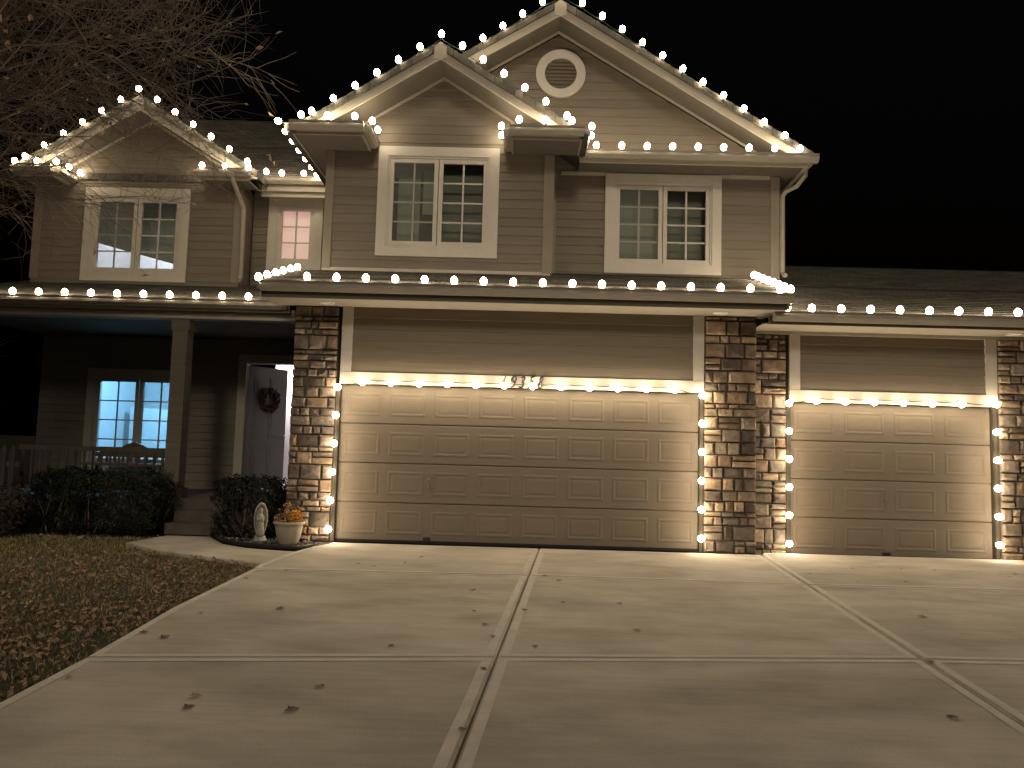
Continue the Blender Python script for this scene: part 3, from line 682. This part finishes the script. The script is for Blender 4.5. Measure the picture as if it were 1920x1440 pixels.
string(dl+dt+dn, 'warm bulbs framing the wide double garage door on three sides', [(-0.3, -1, 0)]*6+[(0, -1, -0.6)]*12+[(0.3, -1, 0)]*6)
sl_ = run((6.12, 0.11, 0.14), (6.12, 0.11, 2.03), 6); st_ = run((6.49, 0.11, 2.075), (8.46, 0.11, 2.08), 6); sr_ = run((8.93, 0.11, 2.09), (8.93, 0.11, 0.20), 6)
string(sl_+st_+sr_, 'warm bulbs framing the single garage door on three sides', [(-0.3, -1, 0)]*6+[(0, -1, -0.6)]*6+[(0.3, -1, 0)]*6)
string([(5.90, -0.46, 3.235)] + run((6.22, -0.46, 3.24), (12.316, -0.46, 3.272), 17), 'warm bulbs along the low gutter above the single garage door', UP)
string(run((-5.79, 0.62, 3.40), (-1.55, 0.62, 3.41), 12), 'warm bulbs along the porch gutter below the tree-side window', UP)
string(run((-5.88, 1.93, 5.92), (-4.35, 1.93, 6.93), 6) + [(-4.06, 1.93, 7.12)] + run((-3.74, 1.93, 6.94), (-2.17, 1.93, 5.92), 6), 'warm bulbs up and down the porch gable behind the tree', UP)
string([(-6.0, 1.86, 5.81), (-5.63, 1.86, 5.82), (-5.32, 1.88, 5.82), (-5.25, 2.12, 5.82), (-5.22, 2.40, 5.82)], 'five warm bulbs on the gable return behind the bare branches', UP)
string([(-3.04, 2.30, 5.80), (-2.89, 1.86, 5.81), (-2.51, 1.86, 5.81), (-2.12, 1.86, 5.79)], 'few warm bulbs on the short eave above the slim downspout', UP)
string([(-2.02, 2.42, 5.93), (-1.75, 2.42, 5.91), (-1.37, 2.42, 5.91)], 'three warm bulbs on the short eave above the pink lit window', UP)
string(run((-1.125, 0.24, 5.90), (-1.125, 2.38, 5.88), 7), 'row of warm bulbs running back along the side gutter toward the pink window', (-1, 0, 0.25))
string([(-0.79, 0.2, 5.98), (-0.41, 0.2, 5.975), (-0.02, 0.2, 5.975), (0.20, 0.36, 5.98), (0.22, 0.68, 5.98)], 'warm bulbs on the eave return at the foot of the middle gable toward the porch', UP)
string([(2.07, 0.76, 5.98), (2.07, 0.44, 5.98), (2.33, 0.2, 5.98), (2.71, 0.2, 5.98), (3.08, 0.2, 5.98), (3.38, 0.38, 5.98), (3.40, 0.68, 5.97)], 'warm bulbs on the eave return where the middle gable meets the big gable', UP)
string(run((-0.66, 0.26, 6.06), (1.17, 0.26, 7.26), 7) + run((1.48, 0.26, 7.09), (3.01, 0.26, 6.08), 6), 'warm bulbs outlining the slopes of the middle gable', UP)
string(run((1.73, 0.87, 7.55), (2.63, 0.87, 8.15), 4) + [(2.92, 0.87, 8.32)] + run((3.24, 0.87, 8.14), (6.33, 0.87, 6.12), 11), 'warm bulbs outlining the slopes of the tall gable with the round vent', UP)
string(run((3.49, 0.82, 5.88), (6.54, 0.82, 5.90), 9), 'warm bulbs along the straight eave under the tall gable', UP)

# ------------------------------------------------------------------ foliage and ground cover
def leafmesh(name, P, size, m, parent, seed, flat=0.0, k='stuff', bend=True, up=None):
    """P: (n,3) centres -> small bent leaf quads (two triangles each side of a midrib)"""
    rg = np.random.default_rng(seed); n = len(P); P = np.asarray(P, float)
    nrm = rg.normal(size=(n, 3)); nrm[:, 2] += flat
    nrm /= np.linalg.norm(nrm, axis=1)[:, None]
    t = np.cross(nrm, rg.normal(size=(n, 3))); t /= np.linalg.norm(t, axis=1)[:, None]; bt = np.cross(nrm, t)
    s = size*rg.uniform(0.6, 1.3, (n, 1)); cu = s*rg.uniform(0.1, 0.45, (n, 1))
    V = np.stack([P-t*s, P+bt*s*0.55+nrm*cu, P+t*s, P-bt*s*0.55+nrm*cu], 1).reshape(-1, 3)
    i = np.arange(n)*4; F = np.concatenate([np.stack([i, i+1, i+2], 1), np.stack([i, i+2, i+3], 1)], 0)
    me = bpy.data.meshes.new(name); me.from_pydata(V.tolist(), [], F.tolist()); me.materials.append(MT[m]); me.update()
    o = link(name, me, parent)
    if k: o['kind'] = k
    return o
rg = np.random.default_rng(3)
def inpoly(x, y, poly):
    poly = np.asarray(poly); c = np.zeros(len(x), bool); j = len(poly)-1
    for i in range(len(poly)):
        a, b = poly[i], poly[j]; h = ((a[1] > y) != (b[1] > y)) & (x < (b[0]-a[0])*(y-a[1])/(b[1]-a[1]+1e-12)+a[0]); c ^= h; j = i
    return c
LAWN = [(-9, -9), (-0.14, -9), (-0.12, -6.5), (-0.15, -5.72), (-0.27, -4.3), (-0.31, -2.35), (-0.345, -2.0), (-1.2, -1.52), (-1.88, -1.16), (-2.55, -0.58), (-2.5, -0.1), (-2.3, 0.15), (-9, 0.2)]
sheet('lawn', 'soil', LAWN, -0.045)
n = 110000; x = rg.uniform(-7.5, 0, n); y = rg.uniform(-7.5, 0.15, n); ok = inpoly(x, y, LAWN); x, y = x[ok], y[ok]
keep = rg.uniform(0, 1, len(x)) < np.clip(0.55+0.35*(y+4)/4, 0.35, 1); x, y = x[keep], y[keep]; n = len(x)
h = rg.uniform(0.018, 0.05, n); a = rg.uniform(0, 6.28, n); wd = rg.uniform(0.002, 0.0045, n); ln = rg.uniform(0.0, 0.035, n); a2 = rg.uniform(0, 6.28, n)
V = np.empty((n, 3, 3)); V[:, 0] = np.stack([x-np.cos(a)*wd, y-np.sin(a)*wd, np.full(n, -0.046)], 1); V[:, 1] = np.stack([x+np.cos(a)*wd, y+np.sin(a)*wd, np.full(n, -0.046)], 1)
V[:, 2] = np.stack([x+np.cos(a2)*ln, y+np.sin(a2)*ln, -0.046+h], 1)
me = bpy.data.meshes.new('grass'); me.from_pydata(V.reshape(-1, 3).tolist(), [], np.arange(3*n).reshape(-1, 3).tolist()); me.materials.append(MT['grass']); me.update()
go = kind(link('grass', me), 'stuff'); tag(go, 'short autumn grass of the front lawn beside the driveway', 'grass')
n = 32000; x = rg.uniform(-7.5, 0, n); y = rg.uniform(-7.5, 0.1, n); ok = inpoly(x, y, LAWN); x, y = x[ok], y[ok]
pr = np.clip((-y-0.6)/2.6, 0.10, 1)*np.clip(0.6+0.4*np.sin(x*2.1+1)*np.cos(y*1.7), 0.25, 1); keep = rg.uniform(0, 1, len(x)) < pr; x, y = x[keep], y[keep]
P = np.stack([x, y, rg.uniform(-0.030, 0.004, len(x))], 1)
lo = leafmesh('leaf_litter', P, 0.025, 'leaf', None, 5, flat=1.5); tag(lo, 'brown fallen leaves covering the front lawn', 'leaves')
# pebbles in the bed
n = 900; x = rg.uniform(-1.85, 0, n); y = rg.uniform(-0.95, 0.6, n); BEDP = [(-1.75, 0.40), (-1.31, -0.37), (-0.9, -0.66), (-0.48, -0.80), (-0.22, -0.83), (-0.09, -0.26), (-0.12, -0.1), (-0.7, 0.0), (-0.75, 0.5)]
ok = inpoly(x, y, BEDP); b = MB()
for px, py in zip(x[ok], y[ok]):
    s = random.uniform(0.010, 0.028); vs = [(px+s*random.uniform(.7, 1)*dx, py+s*random.uniform(.7, 1)*dy, s*0.8*dz+0.002+s*0.5) for dx, dy, dz in ((1, 0, 0), (0, 1, 0), (-1, 0, 0), (0, -1, 0), (0, 0, .8), (0, 0, -.8))]
    b.add(vs, [(0, 1, 4), (1, 2, 4), (2, 3, 4), (3, 0, 4), (1, 0, 5), (2, 1, 5), (3, 2, 5), (0, 3, 5)])
pb = kind(b.build('pebbles', 'pebble'), 'stuff'); tag(pb, 'dark pebbles and mulch filling the curved garden bed', 'pebbles')
ed = MB().tube([(-1.72, 0.24, 0.02), (-1.55, -0.02, 0.02), (-1.31, -0.385, 0.02), (-1.1, -0.56, 0.02), (-0.9, -0.685, 0.02), (-0.7, -0.77, 0.02), (-0.48, -0.825, 0.02), (-0.22, -0.855, 0.02), (-0.14, -0.60, 0.02)], 0.028, 8).build('bed_edging', 'rubber', None, True)
tag(ed, 'black edging tube curving round the pebble bed', 'edging')

# loose leaves on the concrete
def fallen(px, py, z=0.004, s=0.04):
    a = random.uniform(0, 6.28); c_, s_ = math.cos(a), math.sin(a); vs = []
    out = [(0, -1.1), (.35, -.7), (.75, -.75), (.6, -.2), (1, .1), (.5, .35), (.35, .9), (0, 1.25), (-.35, .85), (-.55, .35), (-1, .15), (-.6, -.25), (-.7, -.8), (-.3, -.65)]
    for u, v in out:
        q = s*random.uniform(0.85, 1.1); vs.append((q*(u*c_-v*s_), q*(u*s_+v*c_), 0.004+s*random.uniform(0.0, 0.35)*(abs(u)**1.5)))
    vs.append((0, 0, 0.006))
    me = bpy.data.meshes.new('fallen_leaf'); me.from_pydata(vs, [], [(i, (i+1) % len(out), len(out)) for i in range(len(out))]); me.materials.append(MT['leaf_one']); me.update()
    o = link('fallen_leaf', me, None, (px, py, z)); lab = ('dry brown leaf lying along the long joint between the driveway slabs' if abs(px-cjx(py)) < 0.14 or abs(px-rjx(py)) < 0.14 else
           'dry brown leaf on the slab before the single garage door' if px > rjx(py) else
           'dry brown leaf on the concrete near the lawn edge' if px < 0.3 else
           'dry brown leaf on the concrete close to the wide garage door' if py > -2.3 else
           'dry brown leaf on the lawn-side slab away from the house' if px < cjx(py) else 'dry brown leaf on the middle slab between the two long joints')
    tag(o, lab, 'leaf', 'loose leaves on the driveway: '+lab.split(' leaf ')[1])
for px, py in [(0.6, -4.21), (0.06, -4.45), (-0.06, -5.09), (0.13, -5.2), (0.82, -6.35), (1.41, -6.13), (1.37, -6.51), (0.86, -6.52), (0.02, -6.11), (3.37, -4.59), (2.6, -5.14), (3.36, -3.61), (2.06, -3.18), (0.09, -2.4), (-0.13, -2.92), (0.72, -1.84), (1.33, -1.18), (1.22, -1.7), (0.92, -1.99), (2.13, -4.09), (2.24, -4.55), (1.65, -5.24), (2.87, -3.64), (2.54, -3.99), (2.9, -2.55), (2.76, -2.28), (6.45, -1.09), (5.88, -3.79), (5.19, -5.22), (4.73, -6.31), (6.65, -1.96), (6.83, -0.98), (7.06, -1.02), (7.45, -1.03), (8.12, -1.21), (8.11, -1.4), (8.32, -1.18), (6.1, -2.06), (5.75, -1.61), (2.31, -4.91), (2.23, -6.7), (2.28, -5.7)]: fallen(px, py, 0.004, random.uniform(0.020, 0.038))

# ------------------------------------------------------------------ hedges and shrubs
def hedge(label, x0, x1, y0, y1, z1, n, m, seed, size=0.022, name='hedge', rough=0.10):
    e = tag(empty(name, ((x0+x1)/2, (y0+y1)/2, -0.04)), label, 'hedge' if name == 'hedge' else 'shrub')
    r_ = np.random.default_rng(seed); u = r_.normal(size=(n, 3)); u /= np.linalg.norm(u, axis=1)[:, None]
    u = np.sign(u)*np.abs(u)**0.62; u /= np.max(np.abs(u), axis=1)[:, None]**0.55
    rad = r_.uniform(0.72, 1.0, (n, 1))**0.5; u = u*rad
    lump = 1+rough*np.sin(u[:, :1]*7+seed)*np.cos(u[:, 1:2]*6)+rough*0.8*np.sin(u[:, :1]*17+u[:, 2:]*13)+r_.normal(size=(n, 1))*0.02
    c = np.array([(x0+x1)/2, (y0+y1)/2, z1*0.48]); hs = np.array([(x1-x0)/2, (y1-y0)/2, z1*0.53])
    P = c+u*lump*hs; P[:, 2] = np.maximum(P[:, 2], 0.01)
    leafmesh('foliage', P, size, m, e, seed, k=None)
    b = MB()
    rn = random.Random(seed)
    for i in range(26):
        a = (rn.uniform(x0+0.15, x1-0.15), rn.uniform(y0+0.12, y1-0.12), -0.05); q = (a[0]+rn.uniform(-.2, .2), a[1]+rn.uniform(-.12, .12), z1*rn.uniform(0.55, 0.85))
        b.tube([a, ((a[0]+q[0])/2+rn.uniform(-.04, .04), (a[1]+q[1])/2, q[2]*0.5), q], [0.012, 0.009, 0.004], 5)
    b.build('stem', 'bark', e)
    return e
hedge('long dark clipped hedge in front of the porch railing', -4.25, -2.42, -0.02, 0.78, 0.84, 15000, 'hedge', 21)
hedge('small dark round hedge between the porch steps and the stone pier', -1.72, -0.80, 0.0, 0.80, 0.80, 8000, 'hedge', 22)
hedge('low loose brown shrub by the end of the long hedge', -5.3, -4.2, -0.5, 0.5, 0.55, 4500, 'dry_shrub', 23, 0.03, 'shrub', 0.22)
# picket fence by the porch corner
fe = tag(empty('picket_fence', (-5.4, 0.55, -0.06)), 'weathered grey picket fence beyond the hedge', 'fence')
for i in range(12):
    px = -6.3+i*0.13
    MB().ext([(px, 0.62, -0.06), (px+0.075, 0.62, -0.06), (px+0.075, 0.62, 1.08), (px+0.0375, 0.62, 1.16), (px, 0.62, 1.08)], (0, 0.02, 0)).build('picket', 'fence', fe)
for z in (0.25, 0.85): box('rail', 'fence', fe, -6.35, -4.75, 0.642, 0.68, z, z+0.08)
led = MB().lathe([(0.004, 0), (0.012, 0.004), (0.012, 0.02), (0.003, 0.028)], (0, 0, 0.0), 8); lo_ = led.build('indicator_light', 'red_led', None, True); lo_.location = (-5.32, 0.60, 0.60)
tag(lo_, 'tiny red indicator light on the picket fence', 'light')

# porch bench
be = tag(empty('porch_bench', (-3.95, 2.3, 0.45)), 'brown wooden bench with arched back under the porch window', 'bench')
box('seat', 'wood_brown', be, -4.6, -3.3, 1.95, 2.38, 0.86, 0.90)
for px in (-4.57, -3.37):
    for py in (1.97, 2.34): box('leg', 'wood_brown', be, px, px+0.05, py, py+0.05, 0.45, 0.859)
bk = MB(); arc = [(-4.6, 1.06), (-4.25, 1.10), (-4.10, 1.19), (-3.95, 1.245), (-3.80, 1.19), (-3.65, 1.10), (-3.3, 1.06)]
bk.ext([(px, 2.36, pz) for px, pz in arc] + [(-3.3, 2.36, 0.99), (-4.6, 2.36, 0.99)], (0, 0.03, 0)); bk.build('crest_rail', 'wood_brown', be)
for i in range(10): box('spindle', 'wood_brown', be, -4.55+i*0.133, -4.51+i*0.133, 2.362, 2.385, 0.90, 0.995)
# wreath hanging on the door
wc = Vector(dr(0.42, -0.05, 2.06)); wr = tag(empty('door_wreath', wc), 'dark red dried leaf wreath hanging on the front door', 'wreath')
P = []
for i in range(900):
    q = random.uniform(0, 6.283); rr = 0.17+random.gauss(0, 0.035); P.append(tuple(Vector(dr(0.42+rr*math.cos(q), -0.05+random.gauss(0, 0.018), 2.06+rr*math.sin(q)))))
leafmesh('foliage', P, 0.026, 'wreath', wr, 31, k=None)
MB().tube([dr(0.42+0.17*math.cos(q/24*6.283), -0.045, 2.06+0.17*math.sin(q/24*6.283)) for q in range(25)], 0.018, 6).build('ring', 'bark', wr)

# statue
stt = tag(empty('garden_statue', (-0.93, -0.18, 0.0)), 'small pale robed figure in an oval shell standing on the pebble bed', 'statue')
b = MB(); k = 32
prof = [(0.70, 0.040), (1.0, 0.030), (1.06, 0.0), (1.04, -0.030), (0.97, -0.038), (0.90, -0.020), (0.80, 0.004), (0.45, 0.014)]
for s_, dy in prof:
    for j in range(k):
        q = 2*math.pi*j/k; cz = math.sin(q); b.v.append((0.083*s_*math.cos(q)*(1+0.06*cz), dy, 0.285+0.215*s_*cz))
for i in range(len(prof)-1):
    for j in range(k): b.f.append((i*k+j, i*k+(j+1) % k, (i+1)*k+(j+1) % k, (i+1)*k+j))
b.f.append(tuple((len(prof)-1)*k+j for j in range(k))); b.f.append(tuple(range(k))[::-1])
P_ = [b.build('shell', 'statue', None, True)]
b = MB(); b.lathe([(0.050, 0.07), (0.056, 0.10), (0.050, 0.18), (0.043, 0.26), (0.047, 0.31), (0.040, 0.345), (0.020, 0.365), (0.018, 0.372), (0.028, 0.385), (0.031, 0.405), (0.024, 0.428), (0.006, 0.440)], (0, -0.022, 0), 16, 1, 0.75); P_.append(b.build('figure', 'statue', None, True))
for q in (-1, 1):
    b = MB(); b.tube([(q*0.040, -0.03, 0.325), (q*0.034, -0.062, 0.268), (q*0.002, -0.072, 0.308)], [0.014, 0.012, 0.008], 7); P_.append(b.build('arm', 'statue', None, True))
b = MB(); b.lathe([(0.088, 0.0), (0.092, 0.02), (0.085, 0.035), (0.075, 0.045), (0.070, 0.075)], (0, 0, 0), 18, 1, 0.75); P_.append(b.build('base', 'statue', None, True))
for o in P_: o.parent = stt
stt.rotation_euler = (0, 0, R(16))
# planter
px, py = -0.50, -0.36
pt = tag(empty('flower_pot', (px, py, 0.0)), 'round beige planter pot with yellow autumn flowers beside the stone pier', 'planter')
b = MB(); b.lathe([(0.115, 0.0), (0.13, 0.03), (0.155, 0.12), (0.172, 0.21), (0.178, 0.255), (0.198, 0.262), (0.203, 0.275), (0.198, 0.292), (0.182, 0.294), (0.172, 0.275), (0.168, 0.25)], (px, py, 0), 30); b.build('pot', 'terracotta', pt, True)
b = MB(); b.lathe([(0.170, 0.245), (0.09, 0.255), (0.02, 0.258)], (px, py, 0), 20); b.build('soil', 'soil', pt)
rn = random.Random(9); A = []; Bd = []
for i in range(420): 
    q = Vector((rn.gauss(0, 1), rn.gauss(0, 1), rn.gauss(0, 1))).normalized()*rn.uniform(0.6, 1)**0.5; A.append((px+0.085+q.x*0.095, py-0.03+q.y*0.10, 0.355+q.z*0.085))
for i in range(300):
    q = Vector((rn.gauss(0, 1), rn.gauss(0, 1), rn.gauss(0, 1))).normalized(); Bd.append((px-0.06+q.x*0.13, py+q.y*0.11, 0.32+q.z*0.05+rn.uniform(0, 0.03)))
b = MB()
for i in range(26):
    q = rn.uniform(0, 6.28); d = rn.uniform(0.02, 0.14); hh = rn.uniform(0.36, 0.52); ex = px-0.03+d*math.cos(q)*1.2; ey = py+d*math.sin(q)
    b.tube([(px+d*0.5*math.cos(q), py+d*0.5*math.sin(q), 0.25), ((px+ex)/2, (py+ey)/2, hh*0.75), (ex, ey, hh)], [0.004, 0.003, 0.002], 4)
    for t in range(5): Bd.append((ex+rn.gauss(0, 0.012), ey+rn.gauss(0, 0.012), hh+rn.gauss(0, 0.012)))
leafmesh('flower_head', A, 0.019, 'mum', pt, 41, k=None); leafmesh('dry_blossom', Bd, 0.016, 'mum_dry', pt, 42, k=None); b.build('stem', 'twig', pt)

# ------------------------------------------------------------------ tree beside the lawn
TX, TY = -5.6, -2.7
tr = tag(empty('bare_tree', (TX, TY, -0.07)), 'bare autumn tree with dense fine twigs in front of the porch gable', 'tree')
rn = random.Random(17); trunk = MB(); limb = MB(); twig = MB(); LV = []
def path_(p, d, L, n, wob, trop):
    pts = [Vector(p)]; d = Vector(d).normalized()
    for i in range(n):
        d = (d+Vector((rn.gauss(0, wob), rn.gauss(0, wob), rn.gauss(0, wob)+trop))).normalized(); pts.append(pts[-1]+d*L/n)
    return pts
def side(d, ang):
    d = d.normalized(); o = d.orthogonal().normalized(); o.rotate(Matrix.Rotation(rn.uniform(0, 6.283), 3, d)); return (d*math.cos(ang)+o*math.sin(ang)).normalized()
def grow(p, d, L, r, lev):
    n = (6, 6, 5, 4, 3)[lev]; pts = path_(p, d, L, n, (0.04, 0.10, 0.14, 0.17, 0.2)[lev], (0, -0.015, -0.03, -0.05, -0.02)[lev])
    e_ = pts[-1]
    if lev > 1 and (e_.y > 1.1 or e_.x > -0.75 or (e_.z < 4.2 and e_.x > -2.7) or (e_.z < 3.2 and e_.x > -3.4)): return
    rad = [r*(1-0.72*i/n) for i in range(n+1)]
    (trunk if lev == 0 else limb if lev < 3 else twig).tube(pts, rad, (10, 7, 5, 4, 3)[lev], lev < 2)
    if lev == 4:
        if rn.random() < 0.05: LV.append(tuple(pts[-1]))
        return
    cnt = (13, 14, 12, 11)[lev]
    for i in range(cnt):
        t = (0.62+0.38*i/(cnt-1)) if lev == 0 else (0.22+0.78*(i+rn.random()*0.5)/cnt); t = min(t, 0.999)
        k = int(t*n); q = pts[k].lerp(pts[k+1], t*n-k); dd = (pts[k+1]-pts[k])
        ang = rn.uniform(R(35), R(72)) if lev == 0 else rn.uniform(R(25), R(60))
        nd = side(dd, ang)
        if lev == 0: nd = Vector((math.cos(i*2.399+0.3), math.sin(i*2.399+0.3), (rn.uniform(0.35, 0.85) if math.cos(i*2.399+0.3) < 0.2 else rn.uniform(0.95, 1.6)) if i < 8 else 2.0))
        if lev == 0 and i in (0, 3, 5): nd = Vector((1.0, rn.uniform(-0.25, 0.35), (0.95, 1.25, 1.7)[(0, 3, 5).index(i)]))
        grow(q, nd, L*((1.6, 0.56, 0.50, 0.48)[lev])*rn.uniform(0.8, 1.2), max(rad[k]*(0.42, 0.45, 0.5, 0.5)[lev], (0.03, 0.011, 0.0058, 0.0037)[lev]), lev+1)
grow((TX, TY, -0.07), (0.05, 0, 1), 3.1, 0.17, 0)
trunk.build('trunk', 'bark', tr, True); limb.build('branch', 'bark', tr, True); twig.build('twigs', 'twig', tr)
LV += [(-2.62+rn.gauss(0, 0.30), -2.6+rn.gauss(0, 0.3), 3.55+rn.gauss(0, 0.30)) for i in range(0)]
leafmesh('dry_leaf', LV, 0.045, 'leaf', tr, 51)
